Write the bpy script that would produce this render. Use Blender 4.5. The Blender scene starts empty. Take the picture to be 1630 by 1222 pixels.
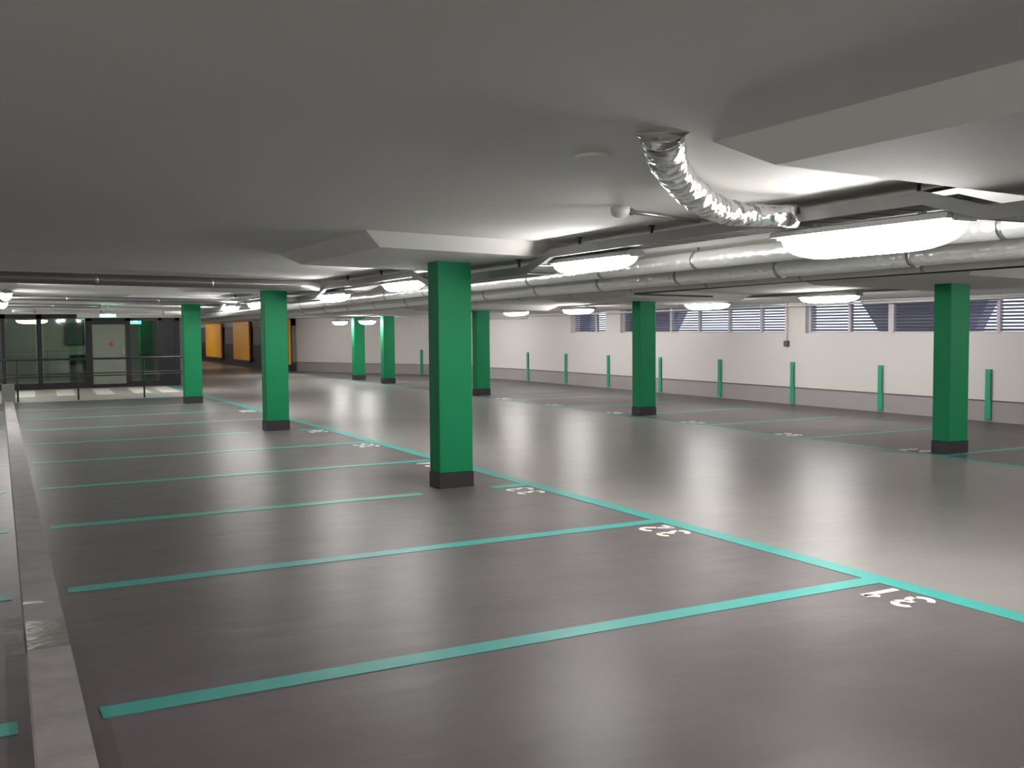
import bpy, bmesh, math, random
from mathutils import Vector, Matrix
random.seed(7)
C = bpy.context.scene
PI = math.pi

# ---------------------------------------------------------------- materials
def srgb(r, g, b):
    f = lambda c: (c/255/12.92) if c/255 <= .04045 else ((c/255+.055)/1.055)**2.4
    return (f(r), f(g), f(b), 1)

def mat(name, col, rough=.5, metal=0, spec=.5, noise=None, bump=None, coat=0):
    """noise=(scale, amount, stretch) tints the base colour; bump=(scale, strength, stretch)"""
    m = bpy.data.materials.new(name); m.use_nodes = True
    nt = m.node_tree; b = nt.nodes['Principled BSDF']
    b.inputs['Base Color'].default_value = col
    b.inputs['Roughness'].default_value = rough
    b.inputs['Metallic'].default_value = metal
    b.inputs['Specular IOR Level'].default_value = spec
    if coat: b.inputs['Coat Weight'].default_value = coat; b.inputs['Coat Roughness'].default_value = .12
    tc = nt.nodes.new('ShaderNodeTexCoord')
    def tex(scale, stretch, detail=5):
        mp = nt.nodes.new('ShaderNodeMapping'); mp.inputs['Scale'].default_value = stretch
        nt.links.new(tc.outputs['Object'], mp.inputs['Vector'])
        n = nt.nodes.new('ShaderNodeTexNoise'); n.inputs['Scale'].default_value = scale
        n.inputs['Detail'].default_value = detail
        nt.links.new(mp.outputs['Vector'], n.inputs['Vector']); return n
    if noise:
        n = tex(noise[0], noise[2] if len(noise) > 2 else (1, 1, 1))
        r = nt.nodes.new('ShaderNodeMapRange')
        r.inputs['From Min'].default_value = .3; r.inputs['From Max'].default_value = .7
        r.inputs['To Min'].default_value = 1-noise[1]; r.inputs['To Max'].default_value = 1+noise[1]
        nt.links.new(n.outputs['Fac'], r.inputs['Value'])
        mx = nt.nodes.new('ShaderNodeVectorMath'); mx.operation = 'SCALE'
        mx.inputs[0].default_value = col[:3]
        nt.links.new(r.outputs['Result'], mx.inputs['Scale'])
        nt.links.new(mx.outputs['Vector'], b.inputs['Base Color'])
    if bump:
        n = tex(bump[0], bump[2] if len(bump) > 2 else (1, 1, 1), 4)
        bp = nt.nodes.new('ShaderNodeBump'); bp.inputs['Strength'].default_value = bump[1]
        bp.inputs['Distance'].default_value = .02
        nt.links.new(n.outputs['Fac'], bp.inputs['Height']); nt.links.new(bp.outputs['Normal'], b.inputs['Normal'])
    return m

def emit(name, col, strength, base=(.8, .8, .8, 1)):
    m = mat(name, base, .4); b = m.node_tree.nodes['Principled BSDF']
    b.inputs['Emission Color'].default_value = col; b.inputs['Emission Strength'].default_value = strength
    return m

def foil_mat(name, scale=9., strength=1.):
    m = mat(name, (.78, .78, .77, 1), .2, 1)
    nt = m.node_tree; b = nt.nodes['Principled BSDF']
    tc = nt.nodes.new('ShaderNodeTexCoord')
    v = nt.nodes.new('ShaderNodeTexVoronoi'); v.inputs['Scale'].default_value = scale*2.4
    n = nt.nodes.new('ShaderNodeTexNoise'); n.inputs['Scale'].default_value = scale*1.3; n.inputs['Detail'].default_value = 6
    ad = nt.nodes.new('ShaderNodeMath'); ad.operation = 'ADD'
    for t in (v, n): nt.links.new(tc.outputs['Object'], t.inputs['Vector'])
    nt.links.new(v.outputs['Distance'], ad.inputs[0]); nt.links.new(n.outputs['Fac'], ad.inputs[1])
    bp = nt.nodes.new('ShaderNodeBump'); bp.inputs['Strength'].default_value = strength; bp.inputs['Distance'].default_value = .03
    nt.links.new(ad.outputs[0], bp.inputs['Height']); nt.links.new(bp.outputs['Normal'], b.inputs['Normal'])
    return m

def glass_mat(name, tint, k):
    m = bpy.data.materials.new(name); m.use_nodes = True
    nt = m.node_tree; nt.nodes.clear()
    o = nt.nodes.new('ShaderNodeOutputMaterial'); mix = nt.nodes.new('ShaderNodeMixShader')
    t = nt.nodes.new('ShaderNodeBsdfTransparent'); t.inputs['Color'].default_value = tint
    g = nt.nodes.new('ShaderNodeBsdfGlossy'); g.inputs['Roughness'].default_value = .03
    mix.inputs['Fac'].default_value = k
    nt.links.new(t.outputs[0], mix.inputs[1]); nt.links.new(g.outputs[0], mix.inputs[2]); nt.links.new(mix.outputs[0], o.inputs['Surface'])
    return m

M = {}
M['bay'] = mat('dark_bay_paint', srgb(106, 100, 101), .37, spec=.11, noise=(1.3, .12, (1, 1, 1)), bump=(2.6, .34, (.6, 1.5, 1)))
M['aisle'] = mat('grey_aisle_paint', srgb(140, 136, 133), .34, spec=.14, noise=(.8, .07, (1, 1, 1)), bump=(2.6, .34, (.6, 1.5, 1)))
M['wall_edge'] = mat('dark_wall_edge_floor', srgb(84, 79, 82), .4, noise=(2, .08))
M['walk'] = mat('pale_walkway_paint', srgb(176, 172, 166), .4, noise=(1, .05))
M['teal'] = mat('turquoise_line_paint', srgb(72, 164, 156), .4, spec=.25, noise=(6, .06))
M['white_paint'] = mat('white_marking_paint', srgb(238, 234, 226), .45, noise=(14, .05))
M['ceil'] = mat('grey_white_ceiling_paint', srgb(212, 210, 206), .8, noise=(.7, .02))
M['wallw'] = mat('white_wall_paint', srgb(215, 209, 206), .7, noise=(.6, .02))
M['wallg'] = mat('grey_dado_paint', srgb(158, 152, 152), .6, noise=(1, .04))
M['green'] = mat('green_pillar_paint', srgb(9, 130, 82), .6, spec=.3, noise=(1.5, .04))
M['guard'] = mat('green_guard_paint', srgb(40, 158, 118), .55)
M['black'] = mat('black_base_paint', srgb(48, 44, 48), .5)
M['kerb'] = mat('kerb_concrete', srgb(156, 152, 150), .6, noise=(5, .16), bump=(18, .2))
M['kerbwet'] = mat('kerb_damp_concrete', srgb(112, 105, 98), .28, noise=(5, .15), bump=(18, .15))
M['lamp'] = emit('lamp_diffuser_glow', (1, .972, .945, 1), 68)
M['lampcap'] = mat('lamp_grey_plastic', srgb(170, 172, 170), .4)
M['steel'] = mat('galvanised_steel', srgb(168, 170, 170), .38, 1, noise=(6, .08))
M['tray'] = mat('grey_cable_tray', srgb(136, 136, 136), .45, .4)
M['dark'] = mat('dark_metal', srgb(40, 38, 42), .45)
M['cable'] = mat('black_cable_rubber', srgb(38, 36, 38), .5)
M['foil'] = foil_mat('crinkled_foil', 5, .8)
M['ductfoil'] = foil_mat('wrapped_duct_foil', 5, .3)
M['ductfoil'].node_tree.nodes['Principled BSDF'].inputs['Metallic'].default_value = .7
M['ductfoil'].node_tree.nodes['Principled BSDF'].inputs['Roughness'].default_value = .3
M['crossduct'] = mat('dull_duct_metal', srgb(150, 146, 146), .3, .75, bump=(7, .4))
M['louvre'] = mat('louvre_blue_grey', srgb(112, 114, 136), .45, .1)
M['louvref'] = mat('louvre_frame_pale', srgb(200, 196, 202), .5)
M['frame'] = mat('black_window_frame', srgb(34, 32, 36), .4)
M['glass'] = glass_mat('tinted_glass', (.5, .56, .52, 1), .10)
M['door'] = mat('grey_green_door', srgb(132, 136, 124), .5)
M['board'] = mat('dark_green_board', srgb(36, 48, 46), .5)
M['red'] = mat('red_sticker', srgb(170, 60, 66), .5)
M['yellow'] = mat('yellow_panel_paint', srgb(232, 164, 18), .5, noise=(.5, .05))
M['ygrey'] = mat('grey_recess_wall', srgb(128, 122, 120), .7)
M['exit'] = emit('exit_sign_glow', (.2, 1, .82, 1), 6, srgb(60, 200, 170))
M['exitw'] = emit('exit_pictogram_glow', (.9, 1, .97, 1), 8)
M['concrete'] = mat('block_concrete', srgb(128, 128, 126), .8, noise=(6, .1))
M['outdark'] = mat('outside_dark_concrete', srgb(148, 146, 162), .9)
M['outground'] = mat('outside_ground', srgb(150, 150, 150), .9)
M['plastic'] = mat('pale_plastic', srgb(206, 204, 200), .4)
M['darkgrey'] = mat('dark_grey_plastic', srgb(86, 82, 84), .5)

# ---------------------------------------------------------------- mesh helpers
def bm_new(): return bmesh.new()

def box(bm, x0, x1, y0, y1, z0, z1, mi=0):
    vs = [bm.verts.new(p) for p in ((x0,y0,z0),(x1,y0,z0),(x1,y1,z0),(x0,y1,z0),(x0,y0,z1),(x1,y0,z1),(x1,y1,z1),(x0,y1,z1))]
    fs = [bm.faces.new([vs[i] for i in q]) for q in ((3,2,1,0),(4,5,6,7),(0,1,5,4),(1,2,6,5),(2,3,7,6),(3,0,4,7))]
    for f in fs: f.material_index = mi
    return vs

def hexa(bm, p, mi=0):
    """8 points: bottom loop 0-3 counter-clockwise from above, top loop 4-7"""
    vs = [bm.verts.new(q) for q in p]
    for q in ((3,2,1,0),(4,5,6,7),(0,1,5,4),(1,2,6,5),(2,3,7,6),(3,0,4,7)):
        bm.faces.new([vs[i] for i in q]).material_index = mi

def tube(bm, pts, r, seg=12, cap=True, mi=0, smooth=True, wob=0):
    pts = [Vector(p) for p in pts]; n = len(pts)
    rs = r if isinstance(r, (list, tuple)) else [r]*n
    rings = []; prev = None
    for i, p in enumerate(pts):
        t = (pts[min(i+1, n-1)]-pts[max(i-1, 0)]).normalized()
        if prev is None:
            a = Vector((0, 0, 1)) if abs(t.z) < .9 else Vector((1, 0, 0))
            u = (a-t*a.dot(t)).normalized()
        else:
            u = (prev-t*prev.dot(t)).normalized()
        prev = u; v = t.cross(u)
        ring = []
        for k in range(seg):
            a = 2*PI*k/seg; rr = rs[i]*(1+random.uniform(-wob, wob))
            ring.append(bm.verts.new(p+(u*math.cos(a)+v*math.sin(a))*rr))
        rings.append(ring)
    for i in range(n-1):
        for k in range(seg):
            f = bm.faces.new((rings[i][k], rings[i][(k+1) % seg], rings[i+1][(k+1) % seg], rings[i+1][k]))
            f.material_index = mi; f.smooth = smooth
    if cap:
        for rg in (rings[0], list(reversed(rings[-1]))):
            f = bm.faces.new(list(reversed(rg))); f.material_index = mi
    return rings

def lathe(bm, prof, c, axis='z', seg=20, mi=0):
    """profile of (radius, height) swept round a vertical axis through c"""
    rings = []
    for r, h in prof:
        rings.append([bm.verts.new((c[0]+r*math.cos(2*PI*k/seg), c[1]+r*math.sin(2*PI*k/seg), c[2]+h)) for k in range(seg)])
    for a, b in zip(rings, rings[1:]):
        for k in range(seg):
            f = bm.faces.new((a[k], a[(k+1) % seg], b[(k+1) % seg], b[k])); f.smooth = True; f.material_index = mi
    bm.faces.new(list(reversed(rings[0]))); bm.faces.new(rings[-1])

def prism(bm, outline, axis, a, b, mi=0):
    """extrude a 2-D outline along axis ('x','y') from a to b; outline holds (other, z)"""
    mk = (lambda o, t: (o[0], t, o[1])) if axis == 'y' else (lambda o, t: (t, o[0], o[1]))
    A = [bm.verts.new(mk(o, a)) for o in outline]; B = [bm.verts.new(mk(o, b)) for o in outline]
    n = len(outline)
    for k in range(n):
        bm.faces.new((A[k], A[(k+1) % n], B[(k+1) % n], B[k])).material_index = mi
    bm.faces.new(list(reversed(A))).material_index = mi; bm.faces.new(B).material_index = mi

def bevel(o, w, seg=2):
    m = o.modifiers.new('bevel', 'BEVEL'); m.width = w; m.segments = seg; m.limit_method = 'ANGLE'
    return o

def obj(name, bm, m, parent=None, origin=None):
    bmesh.ops.recalc_face_normals(bm, faces=bm.faces)
    if origin is not None:
        bmesh.ops.translate(bm, verts=bm.verts, vec=-Vector(origin))
    me = bpy.data.meshes.new(name); bm.to_mesh(me); bm.free()
    for k in (m if isinstance(m, (list, tuple)) else [m]): me.materials.append(M[k])
    o = bpy.data.objects.new(name, me); C.collection.objects.link(o)
    if origin is not None: o.location = origin
    if parent: o.parent = parent
    return o

def thing(name, label, cat, loc=(0, 0, 0), group=None):
    o = bpy.data.objects.new(name, None); o.empty_display_size = .2
    C.collection.objects.link(o); o.location = loc
    return tag(o, label, cat, group)

def tag(o, label, cat, group=None, kind=None):
    o['label'] = label; o['category'] = cat
    if group: o['group'] = group
    if kind: o['kind'] = kind
    return o

def struct(o, label=None, cat=None):
    o['kind'] = 'structure'
    if label: o['label'] = label
    if cat: o['category'] = cat
    return o

def dup(root, loc, label, group=None):
    r = root.copy(); C.collection.objects.link(r); r.location = loc; r['label'] = label
    if group: r['group'] = group
    for ch in list(root.children):
        c = ch.copy(); C.collection.objects.link(c); c.parent = r
        for g in list(ch.children):
            d = g.copy(); C.collection.objects.link(d); d.parent = c
    return r

# x runs to the right of the bays, y away along the drive aisle, z up; the camera stands at the origin
BAY = 2.265; L0 = 4.5
XM, XN, XW = 5.0, 10.32, 14.7          # near aisle edge, far aisle edge, right-hand wall
def cz(x, y): return 2.37-.0065*(y-9.25)-.026*(x-4.25)

# ---------------------------------------------------------------- the setting
def slab(bm, x0, x1, y0, y1, mi, z1=0., z0=-.2): box(bm, x0, x1, y0, y1, z0, z1, mi)
b = bm_new()
slab(b, -6.2, XM, -14, 25.3, 0)
slab(b, XM, XN, -14, 72, 1)
slab(b, XN, 13.4, -14, 72, 0)
slab(b, 13.4, 15.1, -14, 72, 2)  # darker floor strip along the right-hand wall
slab(b, -6.2, XM, 25.3, 30.85, 3)
slab(b, -6.2, XM, 30.85, 72, 1)
struct(obj('floor', b, ['bay', 'aisle', 'wall_edge', 'walk']), 'glossy painted car park floor, dark bays either side of a pale grey aisle', 'floor')

b = bm_new()
X0, X1, Y0, Y1 = -6.2, 15.1, -14, 72
hexa(b, [(X0,Y0,cz(X0,Y0)),(X1,Y0,cz(X1,Y0)),(X1,Y1,cz(X1,Y1)),(X0,Y1,cz(X0,Y1)),(X0,Y0,3.2),(X1,Y0,3.2),(X1,Y1,3.2),(X0,Y1,3.2)])
ceil = struct(obj('ceiling', b, 'ceil'), 'low grey-white concrete ceiling over the whole car park', 'ceiling')

def drop_panel(cx, cy, t=.115, hx=1.17, hy=1.15, fl=.2):
    b = bm_new(); lo = []; hi = []
    for sx, sy in ((-1,-1),(1,-1),(1,1),(-1,1)):
        x, y = cx+sx*hx, cy+sy*hy; lo.append((x, y, cz(x, y)-t))
        x, y = cx+sx*(hx+fl), cy+sy*(hy+fl); hi.append((x, y, cz(x, y)+.002))
    hexa(b, lo+hi); return obj('drop_panel', b, 'ceil', ceil)
NEAR = [9.345, 16.07, 22.95]; NX = 4.265
FAR = [8.575, 15.1, 21.75, 27.9, 30.45]; FX = 10.735
for y in NEAR: drop_panel(NX, y)
drop_panel(NX+.12, 2.36)
for y in [1.9]+FAR[:4]: drop_panel(FX, y)

# right-hand wall: straight to y=27, then bending gently inward; white over a grey dado
b = bm_new()
path = [(XW,-14),(XW,27),(13.9,32.5),(10.95,38.4)]
def wall_strip(b, path, z0, z1f, mi, th=.3):
    for (xa, ya), (xb, yb) in zip(path, path[1:]):
        za, zb = (z1f(xa, ya), z1f(xb, yb)) if callable(z1f) else (z1f, z1f)
        hexa(b, [(xa,ya,z0),(xa+th,ya,z0),(xb+th,yb,z0),(xb,yb,z0),(xa,ya,za),(xa+th,ya,za),(xb+th,yb,zb),(xb,yb,zb)], mi)
wall_strip(b, path, 0, .345, 1)
WZ0, WZ1 = 1.44, 2.075                     # the louvred openings
wall_strip(b, path[:2], .345, WZ0, 0)
wall_strip(b, path[1:], .345, lambda x, y: cz(x, y)+.03, 0)
OPEN = [(-2., 3.2), (3.9, 9.4), (10.05, 15.17), (15.75, 21.72), (22.4, 24.15)]
edges = [-14]+[v for o in OPEN for v in o]+[27]
for a, c in zip(edges[0::2], edges[1::2]):
    hexa(b, [(XW,a,WZ0),(XW+.3,a,WZ0),(XW+.3,c,WZ0),(XW,c,WZ0),(XW,a,cz(XW,a)+.02),(XW+.3,a,cz(XW,a)+.02),(XW+.3,c,cz(XW,c)+.02),(XW,c,cz(XW,c)+.02)], 0)
for a, c in OPEN:
    if cz(XW, c) > WZ1:
        hexa(b, [(XW,a,WZ1),(XW+.3,a,WZ1),(XW+.3,c,WZ1),(XW,c,WZ1),(XW,a,max(WZ1+.001,cz(XW,a)+.01)),(XW+.3,a,max(WZ1+.001,cz(XW,a)+.01)),(XW+.3,c,max(WZ1+.001,cz(XW,c)+.01)),(XW,c,max(WZ1+.001,cz(XW,c)+.01))], 0)
struct(obj('wall_right', b, ['wallw', 'wallg']), 'long white wall with a grey dado along the far bays', 'wall')
# thin dark edge strip where white meets grey
b = bm_new()
for (xa, ya), (xb, yb) in zip(path, path[1:]):
    hexa(b, [(xa-.012,ya,.335),(xa,ya,.335),(xb,yb,.335),(xb-.012,yb,.335),(xa-.012,ya,.352),(xa,ya,.352),(xb,yb,.352),(xb-.012,yb,.352)])
struct(obj('trim_1', b, 'darkgrey'), 'thin dark ledge along the top of the grey dado', 'trim')

b = bm_new(); box(b, -6.4, -6.2, -14, 72, 0, 3); struct(obj('wall_left', b, 'wallw'))
b = bm_new(); box(b, -6.2, 15.1, -14.2, -14, 0, 3); struct(obj('wall_back', b, 'wallw'))
b = bm_new(); box(b, -6.2, 15.1, 72, 72.2, 0, 3); struct(obj('wall_front', b, 'ygrey'))

# louvred windows in the right-hand wall
def louvre_window(n, y0, y1, mulls):
    fr = bm_new(); t = .035; x0, x1 = XW+.1, XW+.17
    box(fr, x0, x1, y0, y1, WZ0, WZ0+t); box(fr, x0, x1, y0, y1, WZ1-t, WZ1)
    for y, w in [(y0+.03, .03), (y1-.03, .03)]+mulls: box(fr, x0-.012, x1, y-w, y+w, WZ0+.002, WZ1-.002)
    w = bpy.data.objects.new('window_%d' % n, None); C.collection.objects.link(w); w.location = (XW+.13, (y0+y1)/2, WZ0)
    w['kind'] = 'structure'; w['category'] = 'window'
    f = obj('window_frame', fr, 'louvref', None); f.parent = w; f.matrix_parent_inverse = Matrix.Translation(-w.location)
    es = [y0+.06]+[v for y, q in mulls for v in (y-q, y+q)]+[y1-.06]
    for a, c in zip(es[0::2], es[1::2]):
        sl = bm_new(); N = 10; pitch = (WZ1-WZ0-2*t)/N
        for k in range(N):
            z = WZ0+t+pitch*(k+.5); dx, dz = .024, .017
            hexa(sl, [(x0+.035-dx,a,z+dz-.002),(x0+.035+dx,a,z-dz-.002),(x0+.035+dx,c,z-dz-.002),(x0+.035-dx,c,z+dz-.002),
                      (x0+.035-dx,a,z+dz+.002),(x0+.035+dx,a,z-dz+.002),(x0+.035+dx,c,z-dz+.002),(x0+.035-dx,c,z+dz+.002)])
        s = obj('louvre_slats', sl, 'louvre'); s.parent = w; s.matrix_parent_inverse = Matrix.Translation(-w.location)
    return w
mw = .03
w1 = louvre_window(1, 3.9, 9.4, [(5.3, mw), (6.7, mw), (8., mw)]); w1['label'] = 'louvred window at the right edge, partly outside the frame'
w2 = louvre_window(2, 10.05, 15.17, [(10.92, mw), (12.03, mw), (13.11, .06), (14.1, mw)]); w2['label'] = 'louvred window behind the rightmost green pillar'
w3 = louvre_window(3, 15.75, 21.72, [(16.56, mw), (17.6, mw), (18.65, mw), (19.7, mw), (20.7, mw)]); w3['label'] = 'louvred window behind the middle far pillar, left of the wall box'
w4 = louvre_window(4, 22.4, 24.15, [(23.0, mw)]); w4['label'] = 'short louvred window, farthest of the row'
# outside: paving at window-sill height, dark flared piers of the light well, sky
b = bm_new(); box(b, XW+.3, 60, -30, 90, 1.0, 1.3); struct(obj('ground', b, 'outground'), 'paving outside the louvred windows', 'ground')
b = bm_new()
prism(b, [(11.9, 1.3), (13.75, 1.3), (14.8, 2.6), (11.2, 2.6)], 'x', 15.35, 15.6)
prism(b, [(20.6, 1.3), (23.0, 1.3), (23.2, 2.6), (19.6, 2.6)], 'x', 15.35, 15.6)
prism(b, [(24.2, 1.3), (25.6, 1.3), (25.8, 2.6), (24.0, 2.6)], 'x', 15.35, 15.6)
struct(obj('wall_outside', b, 'outdark'), 'dark piers of the light well outside the louvres', 'wall')

# ---------------------------------------------------------------- floor markings
TH = .003
def quad_slab(name, pts, m):
    b = bm_new(); z0, z1 = .0005, TH
    hexa(b, [(p[0], p[1], z0) for p in pts]+[(p[0], p[1], z1) for p in pts])
    cx = sum(p[0] for p in pts)/4; cy = sum(p[1] for p in pts)/4
    return obj(name, b, m, None, (cx, cy, 0))

def kl(y): return .155+.0213*(y-4)       # kerb edges
def kr(y): return .365+.0205*(y-4)
tag(quad_slab('aisle_line', [(XM-.075,-4.5),(XM+.075,-4.5),(XM+.075,30.4),(XM-.075,30.4)], 'teal'), 'long turquoise line along the near edge of the pale aisle', 'floor line')
tag(quad_slab('aisle_line', [(XN-.05,-4.5),(XN+.05,-4.5),(XN+.05,39),(XN-.05,39)], 'teal'), 'long turquoise line along the far edge of the pale aisle', 'floor line')
tag(quad_slab('walkway_line', [(kr(25.3)-1.6,25.22),(XM-.075,25.22),(XM-.075,25.32),(kr(25.3)-1.6,25.32)], 'teal'), 'turquoise line along the edge of the pale walkway by the glass front', 'floor line')
lw = .07
for k in range(-1, 9):
    y = L0+BAY*k; xs = kr(y)+.055
    nn = 'number %d' % (31+k) if k >= 0 else 'the near frame edge'
    if k == -1: lab = 'turquoise bay line at the bottom right corner, nearer than number 31'
    else: lab = 'turquoise bay line between floor numbers %d and %d, right of the kerb' % (31+k, 32+k)
    if k in (2, 5):
        o = quad_slab('bay_line', [(xs,y-lw),(3.8,y-lw),(3.8,y+lw),(xs,y+lw)], 'teal')
        tag(o, lab.replace(', right of the kerb', '') + ', part left of the green pillar', 'floor line', 'bay lines of the near row')
        o = quad_slab('bay_line', [(4.56,y-lw),(XM-.075,y-lw),(XM-.075,y+lw),(4.56,y+lw)], 'teal')
        tag(o, 'short turquoise stub right of the green pillar beside floor number %d' % (31+k), 'floor line', 'bay lines of the near row')
    else:
        o = quad_slab('bay_line', [(xs,y-lw),(XM-.075,y-lw),(XM-.075,y+lw),(xs,y+lw)], 'teal')
        tag(o, lab, 'floor line', 'bay lines of the near row')
    if k >= 0:
        o = quad_slab('bay_line', [(-5,y-lw),(kl(y)-.05,y-lw),(kl(y)-.05,y+lw),(-5,y+lw)], 'teal')
        tag(o, 'turquoise line left of the kerb, level with the line beyond number %d' % (31+k), 'floor line', 'bay lines left of the kerb')
FL0 = 8.42
far_lab = {0: 'faint turquoise line running to the wall from the rightmost far pillar', 1: 'faint turquoise line between the rightmost far pillar and number 29',
           2: 'faint turquoise line just nearer than the middle far pillar', 3: 'faint turquoise line at the middle far pillar'}
for k in range(0, 9):
    y = FL0+BAY*k
    o = quad_slab('bay_line', [(XN+.05,y-.045),(13.35,y-.045),(13.35,y+.045),(XN+.05,y+.045)], 'teal')
    tag(o, 'faint turquoise far-row bay line, %s counting from the right' % ['first','second','third','fourth','fifth','sixth','seventh','eighth','ninth'][k], 'floor line', 'bay lines of the far row')

def arc(cx, cy, rx, ry, a0, a1, n=10):
    return [(cx+rx*math.cos(math.radians(a0+(a1-a0)*i/n)), cy+ry*math.sin(math.radians(a0+(a1-a0)*i/n))) for i in range(n+1)]
DIG = {  # stencil digits in a 0.6 x 1 cell
 '0': [arc(.3,.5,.22,.42,95,265), arc(.3,.5,.22,.42,-85,85)],
 '1': [[(.34,0),(.34,.98)], [(.12,.72),(.22,.80),(.30,.97)]],
 '2': [arc(.3,.72,.21,.20,165,-10)+[(.46,.6),(.36,.44)], [(.34,.42),(.1,.08)], [(.08,.08),(.54,.08)]],
 '3': [arc(.29,.72,.20,.20,160,20), arc(.29,.72,.20,.20,5,-70)+[(.26,.52)], arc(.30,.29,.22,.22,70,-15), arc(.30,.29,.22,.22,-32,-165)],
 '4': [[(.42,0),(.42,.97)], [(.40,.95),(.06,.32)], [(.06,.29),(.56,.29)]],
 '5': [[(.5,.92),(.14,.92),(.12,.56)], arc(.28,.31,.23,.24,110,-30), arc(.28,.31,.23,.24,-45,-160)],
 '6': [arc(.3,.3,.22,.23,0,350,18), arc(.36,.5,.28,.42,115,175)],
 '7': [[(.06,.92),(.54,.92)], [(.53,.9),(.24,0)]],
 '8': [arc(.3,.73,.19,.18,95,265), arc(.3,.73,.19,.18,-85,85), arc(.3,.28,.22,.22,95,265), arc(.3,.28,.22,.22,-85,85)],
 '9': [arc(.3,.69,.22,.23,0,350,18), arc(.24,.5,.28,.42,-65,-5)]}
def stroke(bm, pts, w, T):
    n = len(pts); L = []; R = []
    for i in range(n):
        a = Vector(pts[max(i-1, 0)]); c = Vector(pts[min(i+1, n-1)]); d = (c-a).normalized(); nn = Vector((-d.y, d.x))*w
        L.append(Vector(pts[i])+nn); R.append(Vector(pts[i])-nn)
    for z in (.0005, TH+.001): pass
    lo = [(bm.verts.new(T(p, .0005)), bm.verts.new(T(q, .0005))) for p, q in zip(L, R)]
    hi = [(bm.verts.new(T(p, TH+.001)), bm.verts.new(T(q, TH+.001))) for p, q in zip(L, R)]
    for i in range(n-1):
        bm.faces.new((hi[i][0], hi[i][1], hi[i+1][1], hi[i+1][0])); bm.faces.new((lo[i][1], lo[i][0], lo[i+1][0], lo[i+1][1]))
        for s in (0, 1): bm.faces.new((lo[i][s], lo[i+1][s], hi[i+1][s], hi[i][s]))
    for e in (0, n-1): bm.faces.new((lo[e][0], lo[e][1], hi[e][1], hi[e][0]))
def number(txt, x0, y0, facing, h, wch, gap, lab, group):
    """facing -1: read from the aisle looking to -x; +1: looking to +x. (x0, y0) = baseline start"""
    t = thing('bay_number', lab, 'floor number', (x0, y0, 0), group)
    for i, ch in enumerate(txt):
        b = bm_new()
        def T(p, z, i=i):
            u = (i*(wch+gap))+p[0]/.6*wch; v = p[1]*h
            return (-v, u, z) if facing < 0 else (v, -u, z)
        for s in DIG[ch]: stroke(b, s, .078 if ch != '1' else .09, T)
        obj('digit', b, 'white_paint', t)
for k in range(0, 8):
    y = L0+BAY*k
    lab = 'white stencilled number %d on the dark floor beside the aisle line' % (31+k)
    number(str(31+k), 4.89, y-.56, -1, .29, .17, .06, lab, 'bay numbers of the near row')
for k in range(-1, 7):
    y = FL0+BAY*k
    number(str(29-k), 10.43, y+.72, 1, .26, .17, .06, 'small white number at the far aisle edge, %s from the right' % ['first','second','third','fourth','fifth','sixth','seventh','eighth'][k+1], 'bay numbers of the far row')

# zebra stripes on the pale walkway
zl = ['leftmost', 'second from the left', 'third from the left', 'fourth from the left', 'rightmost, beside the pillar']
for i, x in enumerate((1.2, 2.13, 3.05, 3.95, 4.62)):
    o = quad_slab('crossing_stripe', [(x-.23-.06,27.4),(x+.2-.06,27.4),(x+.23+.05,30.15),(x-.2+.05,30.15)], 'white_paint')
    tag(o, 'white crossing stripe before the glass front, %s' % zl[i], 'floor marking', 'crossing stripes')

# ---------------------------------------------------------------- kerb
b = bm_new(); ys = [-4.5, 5.42, 5.97, 6.36, 6.42, 14, 25.2]
for i, (a, c) in enumerate(zip(ys, ys[1:])):
    mi = 1 if i in (1, 3) else 0
    hexa(b, [(kl(a),a,0),(kr(a),a,0),(kr(c),c,0),(kl(c),c,0),(kl(a)+.008,a,.045),(kr(a)-.008,a,.045),(kr(c)-.008,c,.045),(kl(c)+.008,c,.045)], mi)
tag(obj('kerb', b, ['kerb', 'kerbwet'], None, (.3, 4, 0)), 'low pale concrete kerb with a damp patch running along the left of the bays', 'kerb')
b = bm_new(); box(b, .57, .83, 25.25, 25.5, 0, .42)
tag(bevel(obj('kerb_block', b, 'concrete', None, (.7, 25.38, 0)), .02), 'grey concrete block at the far end of the kerb', 'block')

# ---------------------------------------------------------------- green pillars
def pillar(cx, cy, label, group, wx=.37, wy=.25):
    t = thing('pillar', label, 'pillar', (cx, cy, 0), group)
    top = cz(cx, cy)-.105
    b = bm_new(); box(b, -wx/2, wx/2, -wy/2, wy/2, .15, top); bevel(obj('shaft', b, 'green', t), .012)
    b = bm_new(); box(b, -wx/2-.004, wx/2+.004, -wy/2-.004, wy/2+.004, 0, .15); obj('base', b, 'black', t)
    return t
pl = ['green pillar between floor numbers 33 and 34, largest in view', 'green pillar standing third from the left of all, behind number 36', 'green pillar farthest along the near row, by the handrail']
pl[1] = 'green pillar of the near row between the largest pillar and the handrail one'
for y, l in zip(NEAR, pl): pillar(NX, y, l, 'green pillars of the near row')
pf = ['green pillar across the aisle at the right, before the louvred window', 'green pillar across the aisle left of the wall box, before the longest louvre',
      'green pillar across the aisle just right of the largest pillar', 'green pillar across the aisle, second farthest, left of the largest pillar', 'bright green pillar across the aisle under the farthest lamps']
for y, l in zip(FAR, pf): pillar(FX, y, l, 'green pillars of the far row', .35)

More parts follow.
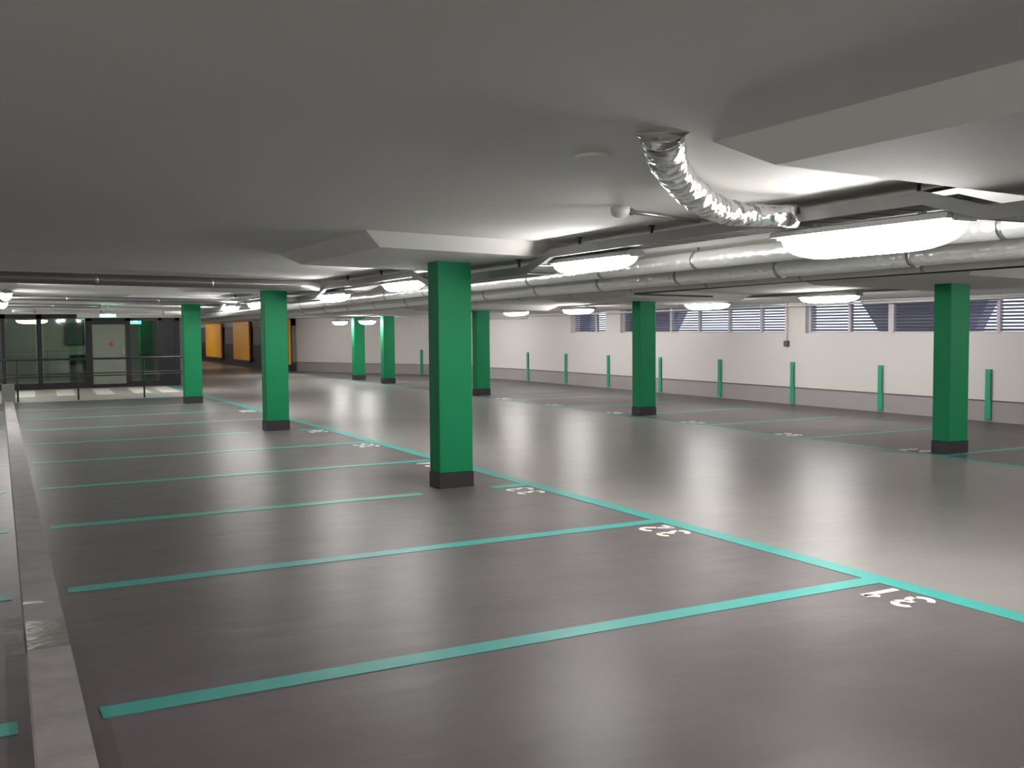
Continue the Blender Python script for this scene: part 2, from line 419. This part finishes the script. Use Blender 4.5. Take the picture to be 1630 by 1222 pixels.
# green guard strips on the wall
def guard(y, label):
    t = thing('wall_guard', label, 'wall guard', (XW, y, 0), 'green wall guards')
    b = bm_new(); box(b, -.035, 0, -.055, .055, .03, .86); bevel(obj('strip', b, 'guard', t), .008)
    b = bm_new(); box(b, -.038, -.03, -.056, -.04, .36, .80); obj('slot', b, 'darkgrey', t)
gp = [(11.0, 'right of the rightmost pillar'), (13.24, 'first left of the rightmost pillar'), (15.5, 'second left of the rightmost pillar, under the wall box'), (17.77, 'third left of the rightmost pillar'),
      (19.98, 'hidden half behind the middle far pillar'), (22.25, 'first left of the middle far pillar'), (24.4, 'second left of the middle far pillar'), (26.6, 'third left of the middle far pillar')]
for y, l in gp: guard(y, 'narrow green wall guard, '+l)
t = thing('wall_guard', 'farthest narrow green guard strip on the bent part of the white wall', 'wall guard', (13.84, 32.66, 0), 'green wall guards')
b = bm_new(); box(b, -.06, -.0, -.055, .055, .03, .86); obj('strip', b, 'guard', t)

# wall box with conduit
t = thing('junction_box', 'small grey junction box with a thin conduit on the white wall', 'junction box', (XW, 15.66, 1.23))
b = bm_new(); box(b, -.07, 0, -.055, .055, -.06, .06); bevel(obj('box_body', b, 'darkgrey', t), .01)
b = bm_new(); tube(b, [(-.02, 0, .06), (-.02, 0, .83)], .012, 8); obj('conduit', b, 'plastic', t)

# ---------------------------------------------------------------- lamps
def make_lamp(L=1.27, w=.085, h=.10):
    t = thing('fluorescent_lamp', 'lamp', 'lamp')
    prof = [(-w, .0), (w, 0), (w*.9, .035), (w*.45, .05), (-w*.45, .05), (-w*.9, .035)]
    b = bm_new(); prism(b, prof, 'y', -L/2, L/2); obj('housing', b, 'lampcap', t)
    # diffuser: half-round trough whose ends round off
    b = bm_new(); n = 14; rings = []
    st = [-1, -.985, -.95, -.9, -.8, -.65, -.45, .45, .65, .8, .9, .95, .985, 1]
    for q in st:
        k = math.sqrt(max(0, 1-max(0, (abs(q)-.45)/.55)**2))*.75+.25
        rings.append([b.verts.new((w*.98*k*math.cos(-PI*i/n), q*(L/2-.012), h*k*math.sin(-PI*i/n)-.001)) for i in range(n+1)])
    for p, q in zip(rings, rings[1:]):
        for i in range(n):
            f = b.faces.new((p[i], p[i+1], q[i+1], q[i])); f.smooth = True
        b.faces.new((p[n], p[0], q[0], q[n]))
    b.faces.new(rings[0]); b.faces.new(list(reversed(rings[-1])))
    obj('diffuser', b, 'lamp', t)
    for s in (-1, 1):
        b = bm_new(); y0, y1 = sorted((s*(L/2-.012), s*(L/2+.006)))
        box(b, -w*.6, w*.6, y0, y1, -.012, .04); obj('end_cap', b, 'lampcap', t)
    for s in (-1, 1):
        b = bm_new(); box(b, -.02, .02, s*.4-.015, s*.4+.015, .045, .07); obj('bracket', b, 'steel', t)
    return t
lampA = [(4.40, 2.165, 'glaring long lamp on the cable tray, nearest the camera at the right'),
         (7.43, 2.175, 'long bright lamp right of the largest pillar on the cable tray'),
         (11.77, 2.165, 'bright lamp just left of the largest pillar'),
         (14.5, 2.10, 'bright lamp between the two left pillars, nearer of its pair to the large pillar'),
         (19.0, 2.095, 'round-looking lamp right beside the second near pillar'),
         (21.3, 2.08, 'bright lamp just right of the farthest near pillar')]
lampB = [(12.25, 12.12, 2.06, 'bright lamp below the right louvred window top, nearest of the far lamp row'),
         (12.25, 15.2, 2.01, 'bright lamp over the long louvred window right of the middle far pillar'),
         (12.25, 19.8, 2.0, 'bright lamp at the left end of the louvred windows'),
         (12.25, 22.8, 2.0, 'bright lamp right of the third far pillar, against the white wall'),
         (10.3, 28.4, 1.83, 'small bright lamp in front of the bright green pillar top'),
         (10.3, 30.9, 1.83, 'small bright lamp against the white wall, farthest of the far row')]
LX, FLX = 4.75, 12.25
big = make_lamp(1.36, .15, .15); proto = make_lamp()  # nearest lamp is oversized, its glare bloom put into the shape
allL = [(LX, y, z, l, 'lamps under the cable tray') for y, z, l in lampA]+[(x, y, z, l, 'lamps of the far row') for x, y, z, l in lampB]
allL += [(.52, 18.3, 2.2, 'bright lamp at the left edge above the handrail, upper of two', 'lamps at the left edge'),
         (.55, 21.6, 2.14, 'bright lamp at the left edge above the handrail, lower of two', 'lamps at the left edge')]
# fill lamps added out of view, some carrying on the rows, some behind pillars
extra = [(LX, y, 2.26) for y in (-2.4, -6.)]+[(1.6, -2.2, 2.3), (-1.1, .3, 2.4)]+[(FLX, y, 2.08) for y in (6.2, 3.2, -2.)]
extra += [(-4.2, y, 2.35) for y in (-4, -.5, 3., 12.)]+[(-1.3, 23., 2.2), (-.35, 27.7, 2.12), (5.2, 27.5, 2.12), (12.3, 27., 1.95), (7., 45, 1.98), (8.2, 52, 1.905), (9., 60, 1.84)]
g0 = 'fill lamps added out of view'
allL += [(x, y, z, 'fill lamp added out of view', g0) for x, y, z in extra]
x, y, z, l, g = allL[0]; big.location = (x, y, z); big['label'] = l; big['group'] = g
for i, (x, y, z, l, g) in enumerate(allL[1:]):
    if i == 0: proto.location = (x, y, z); proto['label'] = l; proto['group'] = g
    else: dup(proto, (x, y, z), l, g)
for x, y, z in ((9.3, 35.2, 1.9),): dup(proto, (x, y, z), 'fill lamp added out of view', g0)  # hidden behind a pillar, added to brighten the far end wall
LAMPS = allL

# cable tray over the near lamp row: dips under each drop panel
def tray_path():
    hi, lo = .065, .19
    pts = [(0.2, lo), (3.48, lo), (3.88, hi), (7.9, hi), (8.35, lo), (10.7, lo), (11.15, hi), (14.5, hi), (15., lo), (17.3, lo), (17.8, hi), (21.2, hi), (21.7, lo), (24.5, lo)]
    return [(y, cz(4.75, y)-d) for y, d in pts]
tp = tray_path()
t = thing('cable_tray', 'grey perforated cable tray running along above the near lamps', 'cable tray', (4.75, 4, 2.3))
def rel(o, t): o.parent = t; o.matrix_parent_inverse = Matrix.Translation(-t.location); return o
W2, H = .15, .075
for xa, xb in ((4.75-W2, 4.75-W2+.006), (4.75+W2-.006, 4.75+W2)):
    b = bm_new(); ha, hb = -H, 0
    for (ya, za), (yb, zb) in zip(tp, tp[1:]):
        hexa(b, [(xa,ya,za+ha),(xb,ya,za+ha),(xb,yb,zb+ha),(xa,yb,zb+ha),(xa,ya,za+hb),(xb,ya,za+hb),(xb,yb,zb+hb),(xa,yb,zb+hb)])
    rel(obj('side_rail', b, 'tray'), t)
b = bm_new()
for (ya, za), (yb, zb) in zip(tp, tp[1:]):
    n = max(1, int((yb-ya)/.22))
    for i in range(n):                                    # slotted floor of the tray
        f0, f1 = i/n, (i+.8)/n
        y0, y1 = ya+(yb-ya)*f0, ya+(yb-ya)*f1; z0, z1 = za+(zb-za)*f0-H, za+(zb-za)*f1-H
        hexa(b, [(4.607,y0,z0),(4.893,y0,z0),(4.893,y1,z1),(4.607,y1,z1),(4.607,y0,z0+.006),(4.893,y0,z0+.006),(4.893,y1,z1+.006),(4.607,y1,z1+.006)])
rel(obj('tray_bottom', b, 'tray'), t)
def tz(y):
    for (ya, za), (yb, zb) in zip(tp, tp[1:]):
        if ya <= y <= yb: return za+(zb-za)*(y-ya)/(yb-ya)
for y in (3.95, 5.3, 6.45, 7.5, 8.6, 10.4, 12.3, 13.6, 18.6, 20.4):
    b = bm_new(); z = tz(y); top = cz(4.7, y)+.01
    if any(abs(y-c) < 1.2 for c in NEAR): top -= .115
    lathe(b, [(.012, z-.01), (.012, (z+top)/2), (.035, top)], (4.66, y, 0), seg=8); rel(obj('hanger', b, 'dark'), t)
for i, (y, z, l) in enumerate(lampA):                     # lamps hang from the tray by rods
    pass
# black cable lying in the tray and looping near the camera
b = bm_new()
pp = [(4.72, 4.6, 2.30), (4.7, 4.3, 2.315), (4.68, 3.8, 2.335), (4.68, 3.5, 2.34), (4.7, 3.3, 2.30), (4.72, 3.14, 2.262), (4.74, 2.95, 2.255), (4.75, 2.4, 2.262), (4.75, .8, 2.27)]
def smooth_path(p, n=6):
    out = []; P = [Vector(q) for q in p]
    for i in range(len(P)-1):
        p0, p1, p2, p3 = P[max(i-1, 0)], P[i], P[i+1], P[min(i+2, len(P)-1)]
        for k in range(n):
            s = k/n; out.append(.5*((2*p1)+(-p0+p2)*s+(2*p0-5*p1+4*p2-p3)*s*s+(-p0+3*p1-3*p2+p3)*s**3))
    out.append(P[-1]); return out
tube(b, smooth_path(pp), .011, 8)
tag(obj('power_cable', b, 'cable', None, (4.72, 3.5, 2.3)), 'black cable looping over the dip of the cable tray at the right', 'cable')

# lighting trunking over the far lamp row
b = bm_new()
for y0, y1, z0, z1 in ((2.5, 24, 2.125, 2.085),):
    hexa(b, [(FLX-.05,y0,z0),(FLX+.05,y0,z0),(FLX+.05,y1,z1-.02),(FLX-.05,y1,z1-.02),(FLX-.05,y0,z0+.035),(FLX+.05,y0,z0+.035),(FLX+.05,y1,z1+.015),(FLX-.05,y1,z1+.015)])
tag(obj('lamp_trunking', b, 'tray', None, (FLX, 8, 2.05)), 'slim grey trunking carrying the far row of lamps', 'trunking')

# ---------------------------------------------------------------- ducts and pipes
def long_duct(name, x, ys, zs, r, m, label, cat, bands=True, seg=20):
    t = thing(name, label, cat, (x, ys[0], zs[0]))
    n = int((ys[1]-ys[0])/.35); pts = []; rs = []
    for i in range(n+1):
        s = i/n; pts.append((0, s*(ys[1]-ys[0]), s*(zs[1]-zs[0]))); rs.append(r*(1+random.uniform(-.025, .02)))
    b = bm_new(); tube(b, pts, rs, seg); obj('pipe_run' if r < .06 else 'duct_run', b, m, t)
    if bands:
        y = .6
        while y < ys[1]-ys[0]-.3 and y < 24:
            s = y/(ys[1]-ys[0]); z = s*(zs[1]-zs[0])
            b = bm_new(); tube(b, [(0, y-.02, z), (0, y+.02, z)], r*1.05, seg); obj('clamp_band', b, 'steel', t)
            b = bm_new(); top = cz(x, ys[0]+y)-zs[0]+.005; tube(b, [(0, y, z+r*.9), (0, y, top)], .006, 6); obj('hanger_rod', b, 'dark', t)
            y += 1.6
    return t
long_duct('foil_duct', 6.02, (.6, 36), (2.27, 1.985), .085, 'ductfoil', 'upper foil-wrapped duct running along behind the near lamp row', 'duct')
long_duct('foil_duct', 7.05, (.6, 36), (2.225, 1.96), .10, 'ductfoil', 'lower foil-wrapped duct running along the middle of the aisle ceiling', 'duct')
long_duct('ceiling_pipe', 8.0, (4.5, 37), (2.15, 1.93), .045, 'plastic', 'smooth pale metal pipe run between the foil ducts and the far lamps', 'duct')
long_duct('wall_pipe', 14.35, (1., 26), (2.06, 1.93), .022, 'plastic', 'thin white pipe running along the top of the louvred windows', 'pipe', False, 10)
# transverse ducts at the left
def cross_duct(name, y, xs, z, r, m, label):
    t = thing(name, label, 'duct', (xs[0], y, z))
    n = int((xs[1]-xs[0])/.35); dz = -.026*(xs[1]-xs[0])*.55
    b = bm_new(); tube(b, [((xs[1]-xs[0])*i/n, 0, dz*i/n) for i in range(n+1)], [r*(1+random.uniform(-.03, .02)) for i in range(n+1)], 18)
    obj('duct_run' if r > .05 else 'pipe_run', b, m, t)
    x = .5
    while x < xs[1]-xs[0]-.2:
        b = bm_new(); tube(b, [(x-.02, 0, dz*x/(xs[1]-xs[0])), (x+.02, 0, dz*x/(xs[1]-xs[0]))], r*1.06, 18); obj('clamp_band', b, 'steel', t); x += 1.5
    return t
cross_duct('cross_duct', 14.6, (-3.5, 4.55), 2.355, .076, 'crossduct', 'foil-wrapped duct crossing the ceiling left of the near pillars, nearest of the crossing ducts')
cross_duct('cross_pipe', 19.2, (-3.5, 4.4), 2.235, .045, 'steel', 'slim metal pipe crossing the ceiling at the left behind the foil duct')
cross_duct('cross_pipe', 22.7, (-3.5, 2.4), 2.19, .04, 'steel', 'slim metal pipe crossing the ceiling at the left, farther than the other slim pipe')
cross_duct('cross_duct', 27.4, (.9, 5.2), 2.10, .05, 'ductfoil', 'short foil duct crossing above the walkway before the glass front')

# flexible foil duct hanging from the ceiling
pp = [(2.73,3.70,2.46),(2.78,3.76,2.43),(2.9,3.9,2.405),(3.08,4.09,2.37),(3.40,4.37,2.325),(3.78,4.65,2.285),(4.06,4.78,2.272),(4.27,4.79,2.27),(4.48,4.72,2.268)]
sp = smooth_path(pp, 9); n = len(sp)
rs = []
for i in range(n):
    s = i/(n-1); r = .10-.034*min(1, s*1.1)
    rs.append(r*(1+.045*math.sin(i*2.3)+random.uniform(-.03, .03)))
t = thing('flexible_duct', 'crinkled silver flexible duct hanging from a hole in the ceiling', 'duct', (2.73, 3.7, 2.44))
b = bm_new(); tube(b, sp, rs, 22, wob=.035); rel(obj('foil_hose', b, 'foil'), t)
b = bm_new(); tube(b, [sp[0]+Vector((-.0, -.0, .01)), sp[2]], [.125, .10], 20, wob=.09); rel(obj('foil_collar', b, 'foil'), t)
b = bm_new(); tube(b, [sp[-4], sp[-1]+(sp[-1]-sp[-2])*.6], [.071, .069], 20); rel(obj('end_clamp', b, 'foil'), t)

# detector with pipe arm, ceiling disc
t = thing('ceiling_detector', 'round pale detector on a short grey pipe arm under the ceiling', 'detector', (3.82, 5.64, 2.395))
b = bm_new(); lathe(b, [(.03, .0), (.062, -.004), (.066, -.03), (.055, -.06), (.03, -.078), (.008, -.082)], (0, 0, 0)); obj('dome', b, 'plastic', t)
b = bm_new(); tube(b, [(.05, 0, -.03), (.4, .07, -.04), (.78, .16, -.05)], .014, 10); obj('pipe_arm', b, 'steel', t)
b = bm_new(); tube(b, [(.06, 0, -.03), (.1, .01, -.032)], .024, 10); obj('coupling', b, 'darkgrey', t)
b = bm_new(); z = cz(2.74, 4.28); lathe(b, [(.075, -.012), (.09, -.008), (.09, .004)], (0, 0, 0), seg=28)
o = obj('ceiling_cover', b, 'ceil'); o.location = (2.74, 4.28, z); tag(o, 'flat round cover plate on the ceiling left of the flexible duct', 'cover plate')

# thin dark conduit before the far row
b = bm_new()
pp = [(8.8, 3., 2.155), (8.85, 6.2, 2.145), (8.9, 9.6, 2.135), (9.3, 13.3, 2.12), (9.36, 13.42, 2.12), (9.5, 13.5, 2.117), (11.2, 13.75, 2.1)]
tube(b, pp, .014, 8)
tag(obj('conduit', b, 'cable', None, (8.8, 3, 2.155)), 'thin dark conduit under the ceiling before the far pillars, bending to the wall', 'conduit')

# grey ceiling box at the far wall
b = bm_new(); box(b, 11.6, 13.6, 24.6, 25.4, 1.83, 2.03)
tag(bevel(obj('air_box', b, 'plastic', None, (12.6, 25, 1.83)), .02), 'pale box-shaped air duct end under the ceiling near the farthest louvre', 'air duct')

# ---------------------------------------------------------------- yellow panels wall beyond the white wall
b = bm_new(); box(b, 10.8, 10.95, 38.2, 72, .35, 2.1, 0); box(b, 10.78, 10.95, 38.2, 72, 0, .35, 1); box(b, 10.72, 10.95, 38.2, 72, 1.74, 2.1, 1)
box(b, 10.74, 10.8, 38.2, 72, .35, .95, 1)
struct(obj('wall_side', b, ['ygrey', 'dark']), 'grey wall with dark bands behind the yellow panels', 'wall')
yl = ['beside the white wall, mostly hidden by a pillar', 'second from the white wall', 'third from the white wall', '', 'beside the glass front']
for i, (a, c) in enumerate(((37.95, 39.6), (44.2, 47.2), (49.8, 53.4), (55., 58.2), (59.5, 64.))):
    if i == 3: continue
    t = thing('yellow_panel', 'tall yellow panel on the far wall, '+yl[i], 'panel', (10.7, (a+c)/2, .26), 'yellow wall panels')
    b = bm_new(); box(b, -.08, 0, a-(a+c)/2, c-(a+c)/2, 0, cz(10.7, c)-.27); bevel(obj('face', b, 'yellow', t), .01)
    b = bm_new(); box(b, -.07, .0, a-(a+c)/2+.05, c-(a+c)/2-.05, -.06, 0.); obj('bottom_rail', b, 'dark', t)

# ---------------------------------------------------------------- glazed front at the left end
GY = 30.8
def gx(px):
    s = (px-815)/1617.3; return GY*(.469+.883*s)/(.883-.469*s)
b = bm_new()
box(b, -6.2, 2.62, GY-.15, GY+.1, 2.07, 2.6); box(b, 2.62, 5.45, GY-.3, GY+.1, 1.965, 2.5)
struct(obj('trim_2', b, 'ceil'), 'pale bulkhead above the glass front', 'trim')
b = bm_new(); box(b, 5.35, 5.5, GY, 72, 0, 2.4); box(b, -6.2, -.6, GY, GY+.1, 0, 2.07)
struct(obj('wall_lobby', b, 'ygrey'), 'lobby walls beside the glass front', 'wall')
b = bm_new(); box(b, -.6, 5.35, 35, 35.1, 0, 2.4); box(b, -.7, -.6, GY+.1, 35.1, 0, 2.4)
struct(obj('wall_far', b, 'door'), 'grey lobby wall behind the glass', 'wall')

w = bpy.data.objects.new('window_5', None); C.collection.objects.link(w); w.location = (2.4, GY, 0); struct(w, 'dark-framed glass front at the left end of the car park', 'window')
b = bm_new()
def bar(x0, x1, z0, z1, d=.05): box(b, x0, x1, GY-d, GY+d, z0, z1)
for x, h, k in ((-.55, .05, 2.07), (.77, .055, 2.07), (1.66, .07, 2.07), (2.92, .09, 1.965), (3.96, .07, 1.965), (4.84, .05, 1.965), (5.32, .06, 1.965)): bar(x-h, x+h, 0, k)
bar(-.6, 2.87, 1.95, 2.07); bar(2.87, 5.38, 1.88, 1.965); bar(-.6, 2.9, 0, .17, .049); bar(3.9, 5.38, 0, .17, .049)
rel(obj('window_frame', b, 'frame'), w)
b = bm_new(); bar(4.88, 5.28, .17, 1.88, .03); rel(obj('dark_infill', b, 'frame'), w)
for x0, x1, k in ((-.5, .71, 1.95), (.83, 1.58, 1.95), (1.74, 2.82, 1.95), (4.03, 4.79, 1.88)):
    b = bm_new(); bar(x0, x1, .17, k, .006); rel(obj('glass_pane', b, 'glass'), w)
d = bpy.data.objects.new('door_1', None); C.collection.objects.link(d); d.location = (3.45, GY, 0); struct(d, 'pale grey door with a red dot in the glass front', 'door')
b = bm_new(); bar(3.01, 3.89, .0, 1.80, .035); box(b, 3.0, 3.9, GY-.06, GY+.04, 0, .1, 1); box(b, 3.0, 3.9, GY-.05, GY+.04, 1.78, 1.89, 1)
rel(obj('door_leaf', b, ['door', 'frame']), d)
b = bm_new(); tube(b, [(3.5, GY-.045, 1.22), (3.5, GY-.03, 1.22)], .055, 20); rel(obj('red_dot', b, 'red'), d)
b = bm_new(); box(b, 3.80, 3.85, GY-.09, GY-.03, .95, 1.1); rel(obj('door_handle', b, 'steel'), d)

b = bm_new(); box(b, 2.62, 3.3, 34.88, 35.0, 1.18, 1.86)
tag(bevel(obj('notice_board', b, 'board', None, (2.95, 35, 1.18)), .01), 'dark notice board on the lobby wall behind the glass', 'board')
b = bm_new(); box(b, 2.5, 2.95, 31.6, 32.1, 0, .92)
tag(bevel(obj('machine_cabinet', b, 'board', None, (2.7, 31.85, 0)), .02), 'dark low cabinet behind the glass left of the door', 'cabinet')
b = bm_new(); box(b, 4.66, 5.02, 33.4, 33.7, 0, cz(4.8, 33.5))
tag(obj('lobby_pillar', b, 'green', None, (4.84, 33.55, 0)), 'green pillar inside the lobby seen through the glass', 'pillar')
lz = dup(proto, (1.6, 33.0, 1.93), 'bright lamp inside the lobby seen through the glass at the left'); del lz['group']; lz.rotation_euler = (0, 0, PI/2.6); lz.scale = (1, .7, 1)
lz2 = dup(proto, (3.4, 33.2, 2.165), 'fill lamp added out of view', g0)  # unseen second lobby lamp, added to lighten the inside

def exit_sign(x, y, z, label):
    t = thing('exit_sign', label, 'exit sign', (x, y, z), 'exit signs')
    b = bm_new(); box(b, -.19, .19, -.03, .03, -.08, .08); bevel(obj('sign_body', b, 'exit', t), .008)
    b = bm_new(); pr = [(-.06, -.02), (.03, -.02), (.03, -.045), (.085, 0), (.03, .045), (.03, .02), (-.06, .02)]
    vs = [b.verts.new((x_, -.033, z_)) for x_, z_ in pr]; f = b.faces.new(vs)
    r = bmesh.ops.extrude_face_region(b, geom=[f]); bmesh.ops.translate(b, verts=[v for v in r['geom'] if isinstance(v, bmesh.types.BMVert)], vec=(0, .004, 0))
    obj('arrow', b, 'exitw', t)
    b = bm_new(); box(b, -.012, .012, -.012, .012, .08, cz(x, y)-z if y < GY else .3); obj('stem', b, 'plastic', t)
exit_sign(3.12, 27.9, 2.03, 'glowing green exit sign hanging before the glass front')
exit_sign(4.45, 33.0, 1.88, 'glowing green exit sign inside the lobby, behind the glass')

# handrail before the walkway
t = thing('handrail', 'dark metal handrail with two lower bars before the glass front', 'handrail', (2.2, 25.5, 0))
def hb(name, pts, r, m='dark'):
    b = bm_new(); tube(b, [(x-2.2, y-25.5, z) for x, y, z in pts], r, 10); return obj(name, b, m, t)
hb('top_rail', [(-1.5,25.6,.95),(4.75,25.6,.95)], .024); hb('middle_rail', [(-1.5,25.6,.615),(4.75,25.6,.615)], .014); hb('middle_rail', [(-1.5,25.6,.555),(4.75,25.6,.555)], .014)
for x in (-.6, .9, 2.17, 3.63, 4.7): hb('post', [(x,25.6,0),(x,25.6,.95)], .02)

# ---------------------------------------------------------------- light outside, camera
w = bpy.data.worlds.new('world'); C.world = w; w.use_nodes = True
bg = w.node_tree.nodes['Background']; bg.inputs['Color'].default_value = (.82, .88, 1, 1); bg.inputs['Strength'].default_value = 3.0

f, pitch, roll, yaw = 1617.3, .0554, .00798, .48863
cy, sy = math.cos(yaw), math.sin(yaw)
fw = Vector((sy*math.cos(pitch), cy*math.cos(pitch), -math.sin(pitch)))
rt = Vector((cy, -sy, 0)); dn = Vector((-sy*math.sin(pitch), -cy*math.sin(pitch), -math.cos(pitch)))
r = math.cos(roll)*rt+math.sin(roll)*dn; d = -math.sin(roll)*rt+math.cos(roll)*dn
cam = bpy.data.cameras.new('camera'); co = bpy.data.objects.new('camera', cam); C.collection.objects.link(co)
mw_ = Matrix.Identity(4)
for i in range(3): mw_[i][0] = r[i]; mw_[i][1] = -d[i]; mw_[i][2] = -fw[i]
mw_.translation = (0, 0, 1.6); co.matrix_world = mw_
cam.sensor_width = 36; cam.lens = 36*f/1630; cam.clip_start = .05; cam.clip_end = 300
C.camera = co
vs = C.view_settings; vs.view_transform = 'Standard'; vs.look = 'None'; vs.exposure = 0; vs.gamma = 1; vs.use_curve_mapping = False
